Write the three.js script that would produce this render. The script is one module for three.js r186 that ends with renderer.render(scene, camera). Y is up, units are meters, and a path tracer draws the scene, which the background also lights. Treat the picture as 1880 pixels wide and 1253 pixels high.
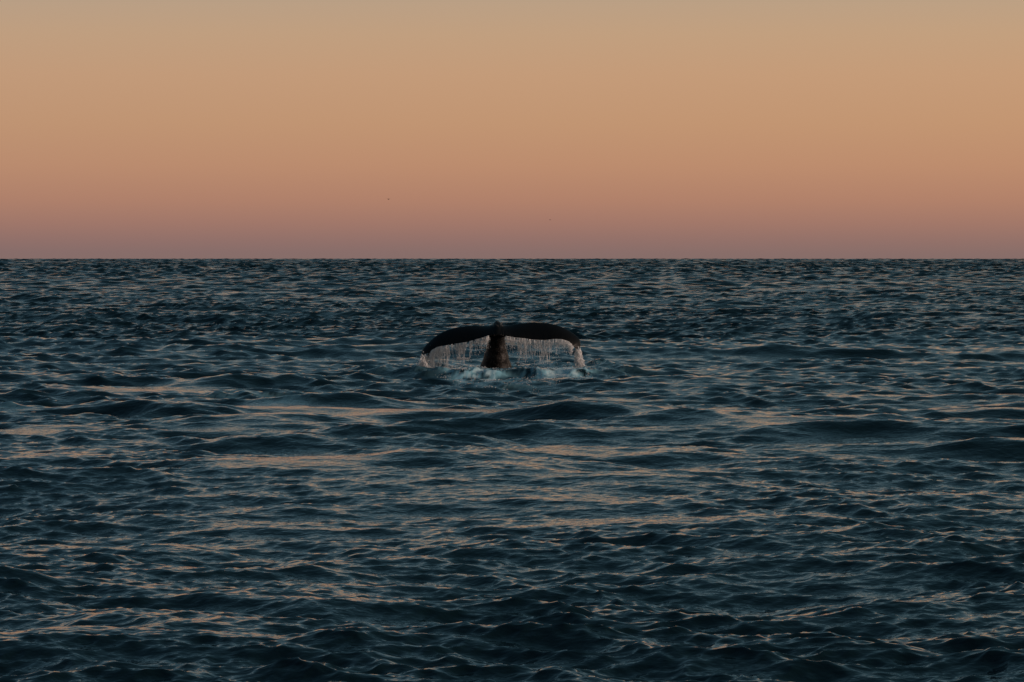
import * as THREE from 'three';
import { mergeGeometries } from 'three/addons/utils/BufferGeometryUtils.js';
import { Brush, Evaluator, ADDITION } from 'three-bvh-csg';
import { createNoise3D } from 'simplex-noise';

// ------------------------------------------------------------------ camera, sky, sun, exposure
const EARTH = 6371000, FOCAL = 6288, HORIZON = 469.7, EYE = 3.344, WHALE_Z = -100;   // HORIZON is eye level; the sea curves away and ends 6 pixels lower; focal length in photo pixels, the rest in metres
const PITCH = Math.atan((626.5 - HORIZON) / FOCAL);
const scene = new THREE.Scene();
const camera = new THREE.PerspectiveCamera(THREE.MathUtils.radToDeg(2 * Math.atan(626.5 / FOCAL)), 1880 / 1253, 0.5, 40000);
camera.position.set(0, EYE, 0);
camera.rotation.x = -PITCH;

const renderer = new THREE.WebGLRenderer({ antialias: true });
renderer.toneMapping = THREE.LinearToneMapping;
renderer.toneMappingExposure = 1;
renderer.shadowMap.enabled = true;

const SUN = new THREE.Vector3(0.97, 0.2, 0.12).normalize();
// clear dusk sky: colour by elevation (degrees), linear radiance
const SKY = [
  [0, 0.240, 0.154, 0.134], [0.25, 0.292, 0.166, 0.134], [0.55, 0.365, 0.189, 0.134], [0.95, 0.448, 0.224, 0.137],
  [1.5, 0.512, 0.266, 0.147], [2.2, 0.545, 0.304, 0.160], [3.0, 0.562, 0.332, 0.180], [3.7, 0.545, 0.352, 0.200], [4.3, 0.500, 0.355, 0.222],
  [5.1, 0.375, 0.320, 0.236], [6.5, 0.225, 0.262, 0.240], [8.5, 0.132, 0.205, 0.224], [12, 0.070, 0.138, 0.164], [18, 0.036, 0.082, 0.104], [30, 0.024, 0.060, 0.080], [50, 0.021, 0.053, 0.073], [90, 0.019, 0.048, 0.068],
];
function skyTexture() {
  const W = 512, H = 2048, data = new Float32Array(W * H * 4), az = Math.atan2(SUN.z, SUN.x);
  for (let j = 0; j < H; j++) {
    const e = Math.max(0, ((j + 0.5) / H - 0.5) * 180);
    let k = 0; while (k < SKY.length - 2 && SKY[k + 1][0] < e) k++;
    const a = SKY[k], b = SKY[k + 1], t = Math.min(1, (e - a[0]) / (b[0] - a[0])), s = t;
    for (let i = 0; i < W; i++) {
      const phi = ((i + 0.5) / W - 0.5) * 2 * Math.PI, c = Math.cos(phi - az), gl = 1 + 0.16 * c * Math.cos(e * Math.PI / 180), o = (j * W + i) * 4;
      data[o] = (a[1] + (b[1] - a[1]) * s) * gl;
      data[o + 1] = (a[2] + (b[2] - a[2]) * s) * (0.4 + 0.6 * gl);
      data[o + 2] = (a[3] + (b[3] - a[3]) * s) * (1.06 - 0.12 * c * 0.5);
      data[o + 3] = 1;
    }
  }
  const t = new THREE.DataTexture(data, W, H, THREE.RGBAFormat, THREE.FloatType);
  t.mapping = THREE.EquirectangularReflectionMapping;
  t.magFilter = t.minFilter = THREE.LinearFilter; t.wrapS = THREE.RepeatWrapping; t.needsUpdate = true;
  return t;
}
scene.background = scene.environment = skyTexture();

const sun = new THREE.DirectionalLight(new THREE.Color(1.0, 0.74, 0.60), 2.4);
sun.name = 'low_sun';
sun.position.copy(SUN).multiplyScalar(200).add(new THREE.Vector3(0, 0, WHALE_Z));
sun.target.position.set(0, 0, WHALE_Z);
sun.shadow.radius = 40;
sun.castShadow = true;
Object.assign(sun.shadow.camera, { left: -80, right: 80, top: 80, bottom: -80, near: 1, far: 500 });
sun.shadow.mapSize.set(2048, 2048);
scene.add(sun, sun.target);

// ------------------------------------------------------------------ helpers
let seed = 20417;
const rnd = () => { seed = (seed + 0x6d2b79f5) | 0; let t = Math.imul(seed ^ (seed >>> 15), 1 | seed); t = (t + Math.imul(t ^ (t >>> 7), 61 | t)) ^ t; return ((t ^ (t >>> 14)) >>> 0) / 4294967296; };
const gauss = () => Math.sqrt(-2 * Math.log(1 - rnd() + 1e-12)) * Math.cos(2 * Math.PI * rnd());
const noise3 = createNoise3D(rnd);
const { smoothstep, lerp, clamp } = THREE.MathUtils;
const V = (x, y, z) => new THREE.Vector3(x, y, z);
// a photo pixel at a known depth z, or where it meets the sea
const ray = (px, py) => V((px - 940) / FOCAL, (626.5 - py) / FOCAL, -1).applyAxisAngle(V(1, 0, 0), -PITCH);
const at = (px, py, z) => { const d = ray(px, py); return d.multiplyScalar(z / d.z).add(V(0, EYE, 0)); };
const onSea = (px, py) => { const d = ray(px, py); return d.multiplyScalar(-EYE / d.y).add(V(0, EYE, 0)); };
function tag(o, label, category, kind, group) {
  if (label) o.userData.label = label;
  if (category) o.userData.category = category;
  if (kind) o.userData.kind = kind;
  if (group) o.userData.group = group;
  o.traverse((c) => { c.castShadow = c.receiveShadow = true; });
  return o;
}

// ------------------------------------------------------------------ the sea: wave tiles made by inverse FFT
function fft(re, im, n, off, stride) {
  for (let i = 1, j = 0; i < n; i++) {
    let bit = n >> 1;
    for (; j & bit; bit >>= 1) j ^= bit;
    j ^= bit;
    if (i < j) { const a = off + i * stride, b = off + j * stride; let t = re[a]; re[a] = re[b]; re[b] = t; t = im[a]; im[a] = im[b]; im[b] = t; }
  }
  for (let len = 2; len <= n; len <<= 1) {
    const ang = 2 * Math.PI / len, half = len >> 1;
    for (let k = 0; k < half; k++) {
      const c = Math.cos(ang * k), s = Math.sin(ang * k);
      for (let i = k; i < n; i += len) {
        const a = off + i * stride, b = off + (i + half) * stride, xr = re[b] * c - im[b] * s, xi = re[b] * s + im[b] * c;
        re[b] = re[a] - xr; im[b] = im[a] - xi; re[a] += xr; im[a] += xi;
      }
    }
  }
}
function fft2(re, im, n) { for (let i = 0; i < n; i++) fft(re, im, n, i * n, 1); for (let i = 0; i < n; i++) fft(re, im, n, i, n); }
// heights and sideways shifts of a tile of L metres that holds waves of lmin to lmax metres, scaled to an rms slope
function waveTile(L, lmin, lmax, slope, wind, spread, n = 512, fall = 2) {
  const A = [0, 1, 2].map(() => [new Float64Array(n * n), new Float64Array(n * n)]);
  let var2 = 0;
  const k0 = 2 * Math.PI / lmax, k1 = 2 * Math.PI / lmin, dk = 2 * Math.PI / L;
  for (let j = 0; j < n; j++) for (let i = 0; i < n; i++) {
    const kx = (i < n / 2 ? i : i - n) * dk, kz = (j < n / 2 ? j : j - n) * dk, k = Math.hypot(kx, kz);
    if (k < k0 * 0.75 || k > k1 * 1.3) continue;
    const band = smoothstep(k, k0 * 0.75, k0 * 1.15) * (1 - smoothstep(k, k1 * 0.8, k1 * 1.3));
    const dir = Math.cos(Math.atan2(kz, kx) - wind), d = Math.pow(dir * dir, spread) + 0.12;
    const a = band * Math.sqrt(d) / Math.pow(k, fall) * (dir < 0 ? 0.45 : 1), r = gauss() * a, s = gauss() * a, o = j * n + i;
    var2 += (r * r + s * s) * k * k / 2;
    A[0][0][o] = r; A[0][1][o] = s;
    A[1][0][o] = -s * kx / k; A[1][1][o] = r * kx / k;
    A[2][0][o] = -s * kz / k; A[2][1][o] = r * kz / k;
  }
  const g = slope / Math.sqrt(var2), out = new Float32Array(n * n * 3);
  A.forEach(([re, im], c) => { fft2(re, im, n); for (let o = 0; o < n * n; o++) out[o * 3 + c] = re[o] * g; });
  return { L, n, out, mid: Math.sqrt(lmin * lmax), slope, c: 1, s: 0 };
}
const WIND = Math.PI / 2 + 0.12;
const TILES = [
  [310, 34, 120, 0.006, 0.0, 2], [103, 8, 34, 0.034, 0.2, 1.5], [31.3, 2.1, 8, 0.088, -0.15, 1.2], [8.7, 0.5, 2.1, 0.140, 0.1, 1.0], [2.57, 0.12, 0.5, 0.135, -0.3, 0.5],
].map(([L, a, b, s, turn, spread], i) => {
  const rot = [0.31, -0.47, 0.83, -1.02, 0.57][i];                   // each tile lies turned, so that repeats do not line up
  const t = waveTile(L, a, b, s, WIND + turn - rot, spread, 512, i < 4 ? 1.4 : 1.7);
  t.c = Math.cos(rot); t.s = Math.sin(rot);
  return t;
});
const tmp = [0, 0, 0];
function tileAt(t, x, z, w, out) {
  const u = (x * t.c + z * t.s) / t.L * t.n, v = (-x * t.s + z * t.c) / t.L * t.n;
  const i = Math.floor(u), j = Math.floor(v), fu = u - i, fv = v - j, m = t.n - 1;
  const a = ((j & m) * t.n + (i & m)) * 3, b = ((j & m) * t.n + ((i + 1) & m)) * 3, c = (((j + 1) & m) * t.n + (i & m)) * 3, d = (((j + 1) & m) * t.n + ((i + 1) & m)) * 3;
  const wa = (1 - fu) * (1 - fv) * w, wb = fu * (1 - fv) * w, wc = (1 - fu) * fv * w, wd = fu * fv * w, T = t.out;
  out[0] += T[a] * wa + T[b] * wb + T[c] * wc + T[d] * wd;
  const dx = T[a + 1] * wa + T[b + 1] * wb + T[c + 1] * wc + T[d + 1] * wd, dz = T[a + 2] * wa + T[b + 2] * wb + T[c + 2] * wc + T[d + 2] * wd;
  out[1] += dx * t.c - dz * t.s; out[2] += dx * t.s + dz * t.c;
}
// glassy slicks left by the whale: [px, py, half width px, half height px, strength]
const SLICKS = [
  [315, 712, 170, 15, 1], [380, 752, 300, 13, 1], [770, 764, 300, 13, 1], [60, 800, 160, 12, 1], [560, 866, 190, 14, 0.8], [1060, 848, 240, 12, 0.65], [1420, 800, 200, 9, 0.7], [480, 800, 240, 8, 0.7],
  [1300, 962, 400, 8, 0.55], [1010, 722, 200, 7, 0.6], [230, 1190, 330, 14, 0.5],
].map(([px, py, rx, ry, s]) => {
  const c = onSea(px, py), n = onSea(px, py + ry), f = onSea(px, py - ry);
  return { x: c.x, z: (n.z + f.z) / 2, rx: onSea(px + rx, py).x - c.x, rz: (n.z - f.z) / 2, s };
});
function slick(x, z) {
  let m = 0;
  const wx = noise3(x * 0.22, z * 0.1, 3) * 0.28 + noise3(x * 0.7, z * 0.3, 7) * 0.14;
  for (const p of SLICKS) {
    const q = Math.hypot((x - p.x) / p.rx, (z - p.z) / p.rz) + wx;
    if (q < 1.25) m = Math.max(m, p.s * (1 - smoothstep(q, 0.55, 1.25)));
  }
  return m;
}
const WX = at(911, 680, WHALE_Z).x;                                  // where the tail stock stands
function seaPoint(x, z, spacing, out) {
  const gust = noise3(x * 0.045, z * 0.02, 1.5), gust2 = noise3(x * 0.21, z * 0.09, 9.1), sm = slick(x, z);
  out[0] = out[1] = out[2] = 0;
  let have = 0;
  const ws = [], present = [];
  TILES.forEach((t, i) => {
    let w = smoothstep(t.mid / spacing, 1.1, 2.6);
    present.push(w); have += w * w * t.slope * t.slope;
    if (i >= 3) w *= clamp(1 + 0.38 * gust + 0.38 * gust2, 0.3, 1.7) * (1 - sm * (i === 3 ? 0.8 : 0.92));
    if (i === 2) w *= (1 - 0.3 * sm - 0.4 * smoothstep(sm, 0.6, 1)) * clamp(1 + 0.75 * noise3(x * 0.09, z * 0.05, 31), 0.4, 1.9);
    ws.push(w);
  });
  // where the sheet is too coarse for the short waves the longer ones carry their steepness, up to about a pixel of height
  let rms = 0;
  const lead = ws.map((w, i) => (i < 4 ? 1 - present[i + 1] : 1));
  TILES.forEach((t, i) => { rms += (lead[i] * ws[i] * t.slope * t.mid / 6.28) ** 2; });
  const far = Math.hypot(x, z), gain = lerp(1.2, Math.max(1, Math.min(16, 1.12 * Math.sqrt(0.06 / Math.max(have, 1e-6)), Math.max(0.085, Math.min(0.45, far / 4000)) / Math.sqrt(rms + 1e-9))), smoothstep(far, 40, 230) * (1 - sm * sm));
  TILES.forEach((t, i) => { if (ws[i] > 0.003) tileAt(t, x, z, ws[i] * (1 + (gain - 1) * lead[i]), out); });
  // the swell and churn that the tail pushes up
  const dx = x - WX, dz = z - WHALE_Z, q = Math.hypot(dx / 3.1, (dz - 0.6) / 2.6);
  let churn = 0;
  if (q < 2.6) {
    const ring = Math.exp(-(((q - 1.15) / 0.28) ** 2)), inside = 1 - smoothstep(q, 0.9, 1.6);
    churn = Math.max(ring, inside) * (0.6 + 0.4 * noise3(x * 1.3, z * 1.3, 4));
    out[0] = out[0] * (1 - 0.6 * inside) + ring * (0.10 + 0.10 * noise3(x * 0.9, z * 0.9, 2)) + 0.05 * inside;
    out[0] += churn * (0.045 * noise3(x * 3.1, z * 3.1, 8) + 0.03 * noise3(x * 7, z * 7, 5));
  }
  out[3] = churn; out[4] = sm; out[5] = gain;
}
const FOAM = [   // churned, bubbly patches: [px, py, half width px, half height px, strength]
  [880, 693, 56, 7, 2.2], [840, 688, 40, 4, 0.5], [1035, 687, 56, 7, 1.9], [985, 691, 40, 5, 0.6], [1085, 672, 32, 7, 0.6], [852, 666, 26, 5, 0.9], [800, 672, 36, 7, 0.8], [930, 700, 90, 7, 0.45], [1000, 672, 60, 7, 0.5],
  [450, 724, 150, 10, 0.4], [520, 740, 60, 6, 0.35], [10, 765, 40, 8, 0.4],
].map(([px, py, rx, ry, s]) => {
  const c = onSea(px, py), n = onSea(px, py + ry), f = onSea(px, py - ry);
  return { x: c.x, z: (n.z + f.z) / 2, rx: onSea(px + rx, py).x - c.x, rz: (n.z - f.z) / 2, s };
});
function foamAt(x, z) {
  let m = 0;
  for (const p of FOAM) { const q = Math.hypot((x - p.x) / p.rx, (z - p.z) / p.rz); if (q < 1.4) m = Math.max(m, p.s * (1 - smoothstep(q, 0.3, 1.4))); }
  return m;
}
function buildSea() {
  const half = THREE.MathUtils.degToRad(9.6), step = 2 * half / 620, flank = [], radii = [], rings = [140, 1000, Infinity];   // beyond each ring every second column ends
  for (let r = 1; r < 9000;) { radii.push(r); r *= 1 + (r < 24 ? 0.03 : r < 140 ? 0.0020 : r < 1000 ? 0.0018 : r < 7200 ? 0.00115 : 0.02); }
  for (let a = half, d = step; a < Math.PI;) { d = Math.min(d * 1.16, 0.12); a = Math.min(a + d, Math.PI); flank.push(a); }
  while (flank.length % 4) flank.splice(-2, 1);
  const columns = [[...flank.map((a) => -a).reverse(), ...Array.from({ length: 621 }, (_, k) => -half + k * step), ...flank]];
  for (let k = 1; k < 3; k++) columns.push(columns[k - 1].filter((_, i) => i % 2 === 0));
  const level = (r) => rings.findIndex((e) => r <= e), rows = radii.map((r) => columns[level(r)]), start = [];
  let count = 0;
  for (const row of rows) { start.push(count); count += row.length; }
  const pos = new Float32Array(count * 3), uv = new Float32Array(count * 2), col = new Float32Array(count * 3), o = [0, 0, 0, 0, 0, 1];
  const deep = [0.0035, 0.0125, 0.0165], air = [0.36, 0.74, 0.88];
  for (let j = 0, p = 0; j < rows.length; j++) {
    const r = radii[j], dr = (j ? radii[j] - radii[j - 1] : 0.1), list = rows[j], calm = 1 - 0.5 * smoothstep(r, 3000, 8000);
    for (let i = 0; i < list.length; i++, p++) {
      const a = list[i], da = Math.max(i ? a - list[i - 1] : 0, i < list.length - 1 ? list[i + 1] - a : 0) * r;
      const x = r * Math.sin(a), z = -r * Math.cos(a);
      seaPoint(x, z, Math.max(dr, da * (r > 1000 ? 0.5 : 0.8)), o);
      const chop = calm * Math.min(1, 1.15 / o[5]);
      pos[p * 3] = x + o[1] * chop; pos[p * 3 + 1] = o[0] * calm - r * r / (2 * EARTH); pos[p * 3 + 2] = z + o[2] * chop;
      uv[p * 2] = x; uv[p * 2 + 1] = -z;
      let f = 0;
      if (r > 60 && r < 125 && Math.abs(x) < 16) {
        f = foamAt(x, z) + 0.25 * o[3];
        if (f > 0.01) f = f * smoothstep(noise3(x * 0.9, z * 1.6, 11) + 0.7 * noise3(x * 3.1, z * 4, 12) + 0.5 * noise3(x * 9, z * 8, 13), -0.7, 0.6);
      }
      const lather = f > 0.3 ? smoothstep(f + 0.4 * noise3(x * 6, z * 6, 15) + 0.3 * noise3(x * 14, z * 12, 16), 0.8, 1.6) : 0;
      for (let c = 0; c < 3; c++) col[p * 3 + c] = lerp(lerp(deep[c], air[c], Math.min(1, f)), [0.62, 0.86, 0.92][c], lather);
    }
  }
  const cut = radii.findIndex((r) => r > rings[0]), from = start[cut - 1], near = [], far = [];
  for (let j = 0; j < rows.length - 1; j++) {
    const n = rows[j].length, m = rows[j + 1].length, to = j < cut - 1 ? near : far, off = j < cut - 1 ? 0 : from;
    for (let i = 0; i < m - 1; i++) {
      const c = start[j + 1] + i - off;
      if (n === m) { const a = start[j] + i - off; to.push(a, a + 1, c + 1, a, c + 1, c); }
      else { const a = start[j] + 2 * i - off; to.push(a, a + 1, c, a + 1, c + 1, c, a + 1, a + 2, c + 1); }
    }
  }
  const make = (a, b, ix) => {
    const g = new THREE.BufferGeometry();
    g.setAttribute('position', new THREE.BufferAttribute(pos.slice(a * 3, b * 3), 3));
    g.setAttribute('uv', new THREE.BufferAttribute(uv.slice(a * 2, b * 2), 2));
    g.setAttribute('color', new THREE.BufferAttribute(col.slice(a * 3, b * 3), 3));
    g.setIndex(new THREE.BufferAttribute(Uint32Array.from(ix), 1));
    return g;
  };
  console.log('sea', rows.length, (near.length + far.length) / 3);
  const nearSea = make(0, start[cut], near), farSea = make(from, count, far);
  nearSea.computeVertexNormals();
  return [nearSea, farSea];
}
// small ripples as a normal map, 3.7 m across
function rippleMap() {
  const n = 1024, L = 3.7, t = waveTile(L, 0.03, 0.30, 0.06, WIND, 0.4, n), d = new Float32Array(n * n * 4), h = (i, j) => t.out[(((j + n) & (n - 1)) * n + ((i + n) & (n - 1))) * 3], e = 2 * L / n;
  for (let j = 0; j < n; j++) for (let i = 0; i < n; i++) {
    const v = V(-(h(i + 1, j) - h(i - 1, j)) / e, -(h(i, j + 1) - h(i, j - 1)) / e, 1).normalize(), o = (j * n + i) * 4;
    d[o] = v.x * 0.5 + 0.5; d[o + 1] = v.y * 0.5 + 0.5; d[o + 2] = v.z * 0.5 + 0.5; d[o + 3] = 1;
  }
  const m = new THREE.DataTexture(d, n, n, THREE.RGBAFormat, THREE.FloatType);
  m.wrapS = m.wrapT = THREE.RepeatWrapping; m.magFilter = m.minFilter = THREE.LinearFilter; m.repeat.set(1 / L, 1 / L); m.needsUpdate = true;
  return m;
}
const seaMaterial = new THREE.MeshPhysicalMaterial({ name: 'sea water', color: 0xffffff, vertexColors: true, roughness: 0.06, ior: 1.333, normalMap: rippleMap() });
const [nearSea, farSea] = buildSea();
const sea = new THREE.Mesh(nearSea, seaMaterial);
sea.name = 'sea';
tag(sea, 'dark teal sea round the tail, choppy with smooth slicks', 'sea', 'structure');
const outer = new THREE.Mesh(farSea, seaMaterial.clone());
outer.material.flatShading = true;                                   // facets here are smaller than a pixel
outer.name = 'open_sea';
tag(outer, 'dark open sea running out to the horizon behind the tail', 'sea', 'structure');
scene.add(sea, outer);

// ------------------------------------------------------------------ the whale's tail
const Z = (px, py, z) => at(740 + px / 4.7, 560 + py / 4.7, z);      // outlines were read off a zoom of the photograph
const tailPivot = V(WX, 0, WHALE_Z);
function curve(points) { return new THREE.CatmullRomCurve3(points, false, 'centripetal'); }
function flukeGeometry() {
  // [x, y leading] and [x, y trailing] across the span, left tip to right tip
  const lead = [[190, 470], [163, 440], [162, 405], [180, 368], [220, 325], [280, 272], [350, 232], [430, 203], [520, 186], [620, 178], [700, 184], [758, 182], [788, 166], [812, 140], [836, 164], [866, 180], [920, 176], [1000, 162], [1100, 153], [1220, 156], [1330, 177], [1420, 216], [1490, 263], [1524, 302], [1531, 345], [1526, 372]];
  const trail = [[208, 474], [214, 462], [224, 436], [245, 400], [290, 372], [350, 358], [420, 345], [490, 335], [560, 322], [630, 303], [690, 286], [745, 268], [782, 263], [812, 261], [842, 264], [880, 272], [950, 285], [1040, 294], [1130, 306], [1230, 308], [1310, 300], [1375, 304], [1425, 322], [1462, 350], [1482, 370], [1498, 378]];
  const n = lead.length, mid = 13, L = [], T = [];
  for (let i = 0; i < n; i++) {
    const s = Math.min(1, Math.abs(i - mid) / 12.5), reach = 1 - s;               // the chord runs from the far leading edge to the near trailing edge
    L.push(Z(...lead[i], WHALE_Z - 0.42 * Math.pow(reach, 0.5) + 0.1 * s));
    T.push(Z(...trail[i], WHALE_Z + 0.42 * Math.pow(reach, 0.45) + 0.1 * s));
  }
  const cl = curve(L), ct = curve(T), S = 260, M = 18, pos = [], idx = [];
  for (let i = 0; i <= S; i++) {
    const u = i / S, a = cl.getPoint(u), b = ct.getPoint(u), edge = Math.abs(u - 0.52) / 0.52;
    const span = cl.getTangent(u), chord = b.clone().sub(a), up = span.clone().cross(chord).normalize().negate();
    if (up.y < 0 && edge < 0.6) up.negate();
    const notch = 0.012 + 0.036 * Math.abs(noise3(u * 40, 1.3, 0)) + 0.014 * noise3(u * 110, 5.1, 0);
    b.addScaledVector(chord.clone().normalize(), notch - 0.02);      // worn, scalloped trailing edge
    chord.copy(b).sub(a);
    const thick = (0.03 + 0.13 * Math.exp(-((edge / 0.28) ** 2)) + 0.05 * Math.max(0, 1 - edge)) * Math.min(1, (1.02 - edge) * 9 + 0.2);
    for (let m = 0; m < M * 2; m++) {
      const t = m < M ? m / M : 2 - m / M, side = m < M ? 1 : -1;
      const prof = 2.6 * (0.2969 * Math.sqrt(Math.max(t, 0)) - 0.126 * t - 0.3516 * t * t + 0.2843 * t ** 3 - 0.1015 * t ** 4) / 0.6 * 1.0 + 0.04 * t;
      const p = a.clone().addScaledVector(chord, t).addScaledVector(up, side * thick * prof * 0.5 + 0.06 * Math.sin(Math.PI * t) * (1 - edge * 0.7));
      pos.push(p.x, p.y, p.z);
    }
  }
  const R = M * 2;
  for (let i = 0; i < S; i++) for (let m = 0; m < R; m++) {
    const a = i * R + m, b = i * R + (m + 1) % R, c = a + R, d = b + R;
    idx.push(a, b, d, a, d, c);
  }
  for (const i of [0, S]) {
    let c = V(0, 0, 0);
    for (let m = 0; m < R; m++) c.add(V(pos[(i * R + m) * 3], pos[(i * R + m) * 3 + 1], pos[(i * R + m) * 3 + 2]));
    c.divideScalar(R); const k = pos.length / 3; pos.push(c.x, c.y, c.z);
    for (let m = 0; m < R; m++) { const a = i * R + m, b = i * R + (m + 1) % R; if (i) idx.push(a, b, k); else idx.push(b, a, k); }
  }
  return { geometry: closed(pos, idx), trailing: ct, leading: cl };
}
function closed(pos, idx) {
  let vol = 0;
  const p = (i) => V(pos[i * 3], pos[i * 3 + 1], pos[i * 3 + 2] - WHALE_Z);
  for (let i = 0; i < idx.length; i += 3) vol += p(idx[i]).dot(p(idx[i + 1]).cross(p(idx[i + 2])));
  if (vol < 0) for (let i = 0; i < idx.length; i += 3) { const t = idx[i + 1]; idx[i + 1] = idx[i + 2]; idx[i + 2] = t; }
  const g = new THREE.BufferGeometry();
  g.setAttribute('position', new THREE.Float32BufferAttribute(pos, 3));
  g.setAttribute('uv', new THREE.Float32BufferAttribute(new Float32Array(pos.length / 3 * 2), 2));
  g.setIndex(idx); g.computeVertexNormals();
  return g;
}
function stockGeometry() {
  // centre line [x, y, z from the pivot], half width, half depth, keel height
  const K = [
    [0.00, -0.9, -1.75, 0.78, 0.80, 0.02], [-0.01, -0.35, -1.45, 0.60, 0.70, 0.03], [-0.015, 0.05, -1.22, 0.46, 0.58, 0.04], [-0.01, 0.35, -1.06, 0.37, 0.48, 0.06], [0.0, 0.65, -0.92, 0.29, 0.40, 0.09],
    [0.005, 0.92, -0.74, 0.245, 0.33, 0.15], [0.008, 1.08, -0.50, 0.235, 0.24, 0.20], [0.008, 1.12, -0.22, 0.26, 0.16, 0.10], [0.008, 1.08, 0.04, 0.30, 0.10, 0.03], [0.008, 1.0, 0.24, 0.26, 0.05, 0.0],
  ];
  const line = curve(K.map(([x, y, z]) => V(x, y, z).add(tailPivot)));
  const val = (c, u) => { const q = clamp(u, 0, 0.9999) * (K.length - 1), i = Math.floor(q), f = q - i, s = f * f * (3 - 2 * f); return K[i][c] + (K[i + 1][c] - K[i][c]) * s; };
  const S = 190, R = 96, pos = [], idx = [];
  for (let i = 0; i <= S; i++) {
    const u = i / S, c = line.getPoint(u), t = line.getTangent(u), x = V(1, 0, 0), back = t.clone().cross(x).normalize();   // back points to the dorsal side
    const w = val(3, u), d = val(4, u), keel = val(5, u);
    for (let m = 0; m < R; m++) {
      const a = m / R * 2 * Math.PI, cs = Math.cos(a), sn = Math.sin(a);
      const ridge = Math.max(0, sn) ** 14 * keel * 0.75 + Math.max(0, sn) ** 3 * keel * 0.5;
      const p = c.clone().addScaledVector(x, cs * w).addScaledVector(back, sn * d * (sn > 0 ? 0.5 : 1) + ridge);
      const q = 0.008 * noise3(p.x * 6, p.y * 6, p.z * 6);
      p.x += cs * q; p.z += sn * q;
      pos.push(p.x, p.y, p.z);
    }
  }
  for (let i = 0; i < S; i++) for (let m = 0; m < R; m++) {
    const a = i * R + m, b = i * R + (m + 1) % R, c = a + R, d = b + R;
    idx.push(a, b, d, a, d, c);
  }
  for (const i of [0, S]) {
    const c = line.getPoint(i / S), k = pos.length / 3; pos.push(c.x, c.y, c.z);
    for (let m = 0; m < R; m++) { const a = i * R + m, b = i * R + (m + 1) % R; if (i) idx.push(a, b, k); else idx.push(b, a, k); }
  }
  return closed(pos, idx);
}
const fluke = flukeGeometry();
const whaleMaterial = new THREE.MeshPhysicalMaterial({ name: 'wet whale skin', vertexColors: true, roughness: 0.46, ior: 1.38, specularIntensity: 0.45 });
{
  const ev = new Evaluator(); ev.attributes = ['position', 'normal'];
  const A = new Brush(fluke.geometry), B = new Brush(stockGeometry());
  A.updateMatrixWorld(); B.updateMatrixWorld();
  const g = ev.evaluate(A, B, ADDITION).geometry;
  g.clearGroups();
  const p = g.attributes.position, col = new Float32Array(p.count * 3);
  for (let i = 0; i < p.count; i++) {
    const x = p.getX(i) - tailPivot.x, y = p.getY(i), z = p.getZ(i) - tailPivot.z;
    // black skin; the stock carries pale scars and barnacle spots
    const onStock = Math.abs(x) < 0.62 && z < -0.3 ? 1 : 0;
    const scar = smoothstep(noise3(x * 15, y * 4, z * 6) + 0.8 * noise3(x * 30, y * 17, 4.2), 0.6, 1.4) * onStock;
    const spot = smoothstep(noise3(x * 22, y * 22, z * 22), 0.45, 0.75) * onStock;
    const keelRimLight = y > 1.28 && Math.abs(x) < 0.2 ? smoothstep(noise3(x * 22, y * 9, 8) + 0.5, 0.1, 0.9) * 0.9 : 0;   // rim light along the keel, painted into the skin colour as pale patches
    const k = Math.max(scar * 0.7, spot * 1.2, keelRimLight, onStock * 0.08);
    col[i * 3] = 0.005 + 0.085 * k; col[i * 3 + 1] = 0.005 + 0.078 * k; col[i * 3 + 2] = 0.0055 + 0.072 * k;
  }
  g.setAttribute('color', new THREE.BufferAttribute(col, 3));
  g.translate(-tailPivot.x, 0, -tailPivot.z);
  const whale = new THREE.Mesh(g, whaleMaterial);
  whale.position.copy(tailPivot);
  whale.name = 'whale';
  tag(whale, 'black humpback whale diving, its drooping tail fluke and stock above the water', 'whale');
  scene.add(whale);
}

// ------------------------------------------------------------------ water running off the tail
const spray = new THREE.MeshPhysicalMaterial({ name: 'white water', color: new THREE.Color(0.95, 0.95, 0.95), roughness: 0.6, ior: 1.33, transmission: 0.3, thickness: 0 });
const drop = new THREE.IcosahedronGeometry(1, 1);
function drops(name, list, label, category) {
  const m = new THREE.InstancedMesh(drop, spray, list.length), M = new THREE.Matrix4(), q = new THREE.Quaternion();
  list.forEach(([p, r, tall = 1], i) => m.setMatrixAt(i, M.compose(p, q, V(r, r * tall, r))));
  m.name = name; tag(m, label, category, 'stuff'); scene.add(m);
  return m;
}
function strand(p, length, r, lean) {
  const n = Math.max(3, Math.ceil(length / 0.07)), pos = [], idx = [], R = 5;
  for (let i = 0; i <= n; i++) {
    const t = i / n, w = r * (1 - 0.6 * t) * (0.8 + 0.4 * (noise3(p.x * 9, t * length * 4, p.z * 5) * 0.5 + 0.5)) * (i === n ? 0.15 : 1);
    const cx = p.x + lean * t * t * length + 0.012 * noise3(p.x * 13, t * length * 3, 2), cy = p.y - t * length, cz = p.z + 0.012 * noise3(p.x * 11, t * length * 3, 6);
    for (let k = 0; k < R; k++) { const a = k / R * 2 * Math.PI; pos.push(cx + Math.cos(a) * w, cy, cz + Math.sin(a) * w); }
  }
  for (let i = 0; i < n; i++) for (let k = 0; k < R; k++) { const a = i * R + k, b = i * R + (k + 1) % R; idx.push(a, b + R, b, a, a + R, b + R); }
  const g = new THREE.BufferGeometry();
  g.setAttribute('position', new THREE.Float32BufferAttribute(pos, 3)); g.setIndex(idx); g.computeVertexNormals();
  return g;
}
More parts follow.
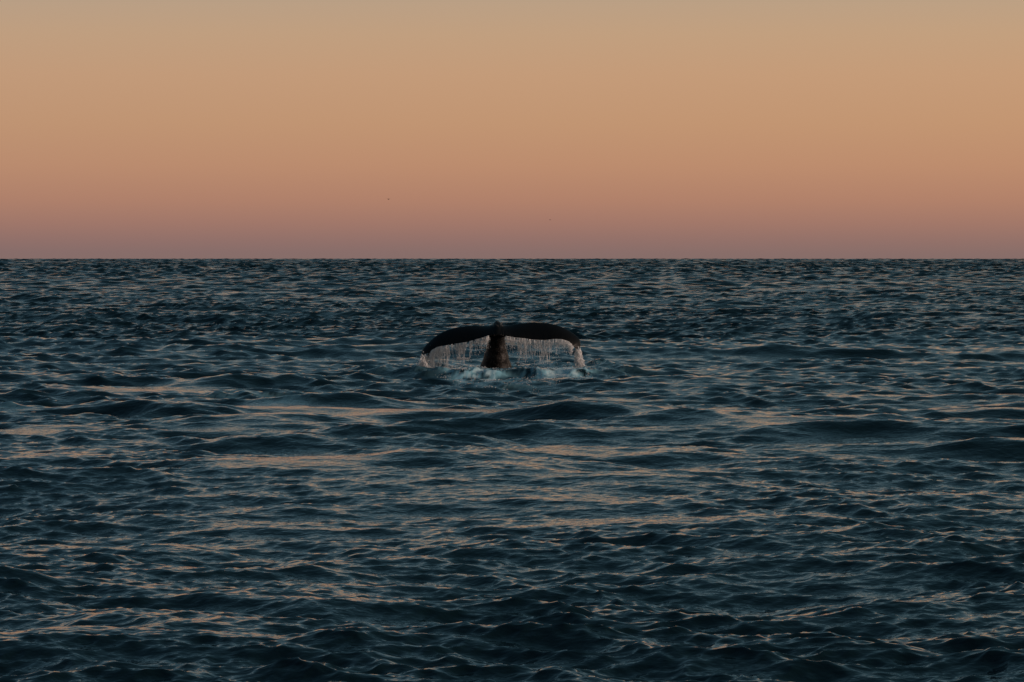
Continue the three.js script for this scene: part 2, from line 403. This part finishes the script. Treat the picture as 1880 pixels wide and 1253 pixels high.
function curtain(u0, u1, profile, label) {
  const parts = [], beads = [];
  for (let i = 0; i < 1100; i++) {
    const u = lerp(u0, u1, rnd()), p = fluke.trailing.getPoint(u), zx = ((p.x / -p.z * FOCAL) + 940 - 740) * 4.7;
    const full = profile(zx), bunch = noise3(p.x * 4.5, 40, 0) + 0.6 * noise3(p.x * 13, 41, 0);
    if (!full || bunch + 0.9 * rnd() < 0) continue;
    const long = rnd() < 0.13 + 0.26 * Math.max(0, bunch), len = Math.min(p.y + 0.02, long ? full * (0.5 + 0.65 * rnd()) : 0.05 + 0.28 * full * rnd());
    p.z += 0.06 * (rnd() - 0.5); p.y += 0.015;
    parts.push(strand(p, len, long ? 0.005 + 0.008 * rnd() : 0.005 + 0.009 * rnd(), 0.16 * (rnd() - 0.4)));
    for (let k = 0, m = Math.floor(rnd() * 11); k < m; k++) {
      const y = p.y - len * (0.7 + 0.9 * rnd());
      if (y > -0.02) beads.push([V(p.x + 0.03 * gauss(), y, p.z + 0.04 * gauss()), 0.003 + 0.006 * rnd() * rnd(), 2.2]);
    }
  }
  const m = new THREE.Mesh(mergeGeometries(parts), spray);
  m.name = scene.getObjectByName('water_curtain') ? 'water_curtain_001' : 'water_curtain'; tag(m, label, 'water curtain', 'stuff', 'curtains of water under the fluke'); scene.add(m);
  return beads;
}
const interp = (tab) => (x) => { if (x < tab[0][0] || x > tab[tab.length - 1][0]) return 0; let i = 0; while (i < tab.length - 2 && tab[i + 1][0] < x) i++; const [a, va] = tab[i], [b, vb] = tab[i + 1]; return lerp(va, vb, (x - a) / (b - a)); };
const beads = [
  ...curtain(0.06, 0.50, interp([[235, 0.45], [300, 0.62], [420, 0.72], [540, 0.62], [620, 0.35], [740, 0.22]]), 'strings of water falling from the fluke lobe whose tip touches the sea'),
  ...curtain(0.54, 0.93, interp([[885, 0.2], [980, 0.42], [1050, 0.62], [1150, 0.62], [1240, 0.66], [1310, 0.62], [1345, 0.25], [1460, 0.2]]), 'strings of water falling from the fluke lobe whose tip hangs clear of the sea'),
];
drops('falling_drops', beads, 'fine water drops falling below the fluke edge', 'water drops');

// the streams that pour off the two tips
function pour(path, r0, r1, n, size) {
  const c = curve(path), list = [];
  for (let i = 0; i < n; i++) {
    const t = Math.pow(rnd(), 0.8), p = c.getPoint(t), w = lerp(r0, r1, t);
    p.x += w * clamp(gauss() * 0.55, -1.3, 1.3); p.z += w * clamp(gauss() * 0.55, -1.3, 1.3); p.y += 0.03 * gauss();
    list.push([p, size * (0.5 + rnd()), 1.2 + 1.3 * rnd()]);
  }
  return list;
}
drops('tip_stream', pour([Z(1508, 372, WHALE_Z + 0.1), Z(1512, 430, WHALE_Z + 0.1), Z(1522, 500, WHALE_Z + 0.1), Z(1548, 580, WHALE_Z + 0.1)], 0.05, 0.15, 2300, 0.009), 'pale column of water pouring from the fluke tip that hangs clear of the sea', 'water stream');
{
  const list = [];
  for (let k = 0; k < 9; k++) {                                      // several jets thrown outwards and falling
    const lean = -60 + 105 * rnd(), top = 440 + 60 * rnd(), z = WHALE_Z + 0.1 + 0.3 * rnd();
    list.push(...pour([Z(188, 466, WHALE_Z + 0.1), Z(188 + lean * 0.35, top, z), Z(188 + lean * 0.8, (top + 585) / 2, z), Z(188 + lean * 1.1, 590, z)], 0.03, 0.12, 230, 0.0085));
  }
  for (let k = 0; k < 900; k++) list.push([Z(195 + 42 * gauss(), 592 - 60 * Math.abs(gauss()), WHALE_Z + 0.1 + 0.3 * rnd()), 0.004 + 0.010 * rnd() * rnd(), 1]);
  drops('tip_splash', list, 'white splash where the lower fluke tip dips to the sea', 'splash');
}

// broken white water lying on the churned patches
{
  const list = [], o = [0, 0, 0, 0, 0, 1];
  while (list.length < 6500) {
    const p = FOAM[Math.floor(rnd() * 9)], a = rnd() * 6.283, q = Math.sqrt(rnd()) * 1.1, x = p.x + p.rx * q * Math.cos(a), z = p.z + p.rz * q * Math.sin(a);
    if (rnd() > p.s || noise3(x * 2.2, z * 1.1, 21) + 0.5 * noise3(x * 7, z * 4, 22) < 0.25) continue;
    seaPoint(x, z, 0.15, o);
    list.push([V(x + o[1], o[0] + 0.004 + 0.02 * rnd() * rnd(), z + o[2]), 0.004 + 0.013 * rnd() * rnd(), 0.6]);
  }
  for (const [px, py, n, w, h] of [[795, 572, 200, 34, 14], [882, 578, 200, 30, 10], [925, 566, 140, 20, 14], [700, 574, 140, 40, 8], [1190, 574, 120, 16, 10], [690, 545, 80, 20, 10], [480, 470, 120, 30, 14], [540, 470, 110, 30, 12]]) {
    const back = py < 500 ? -1.6 : 0.05;                             // small leaps of white water
    for (let k = 0; k < n; k++) list.push([Z(px + w * gauss() * 0.6, py - h * Math.abs(gauss()) * 0.7 + 4, WHALE_Z + back + 0.25 * rnd()), 0.006 + 0.014 * rnd() * rnd(), 1]);
  }
  drops('sea_foam', list, 'white foam flecks on the churned water round the tail stock', 'foam');
}

// ------------------------------------------------------------------ two far birds
function bird(px, py, dist, span, turn, label) {
  const g = new THREE.Group(); g.name = 'seabird';
  const dark = new THREE.MeshStandardMaterial({ color: new THREE.Color(0.035, 0.03, 0.028), roughness: 0.8 });
  const body = new THREE.Mesh(new THREE.LatheGeometry([[0.001, -0.22], [0.035, -0.16], [0.075, -0.02], [0.07, 0.09], [0.04, 0.17], [0.045, 0.21], [0.001, 0.27]].map(([x, y]) => new THREE.Vector2(x, y)), 10).rotateX(Math.PI / 2), dark);
  body.name = 'body'; g.add(body);
  for (const s of [-1, 1]) {
    const sh = new THREE.Shape([[0, -0.07], [0.24, -0.08], [0.62, 0.10], [0.24, 0.02], [0, 0.08]].map(([x, y]) => new THREE.Vector2(x * s, -y)));
    const w = new THREE.Mesh(new THREE.ExtrudeGeometry(sh, { depth: 0.012, bevelEnabled: false }).rotateX(-Math.PI / 2), dark);
    w.name = 'wing'; w.position.y = 0.02; w.rotation.z = s * 0.28; g.add(w);
  }
  g.scale.setScalar(span / 1.2);
  g.position.copy(at(px, py, -dist)); g.rotation.y = turn;
  tag(g, label, 'bird'); scene.add(g);
}
bird(713, 366, 800, 1.3, 0.9, 'dark seabird flying over the horizon, the larger and higher of two specks');
bird(1010, 404, 950, 1.05, 2.2, 'tiny dark seabird low above the horizon, the smaller of two specks');

renderer.render(scene, camera);
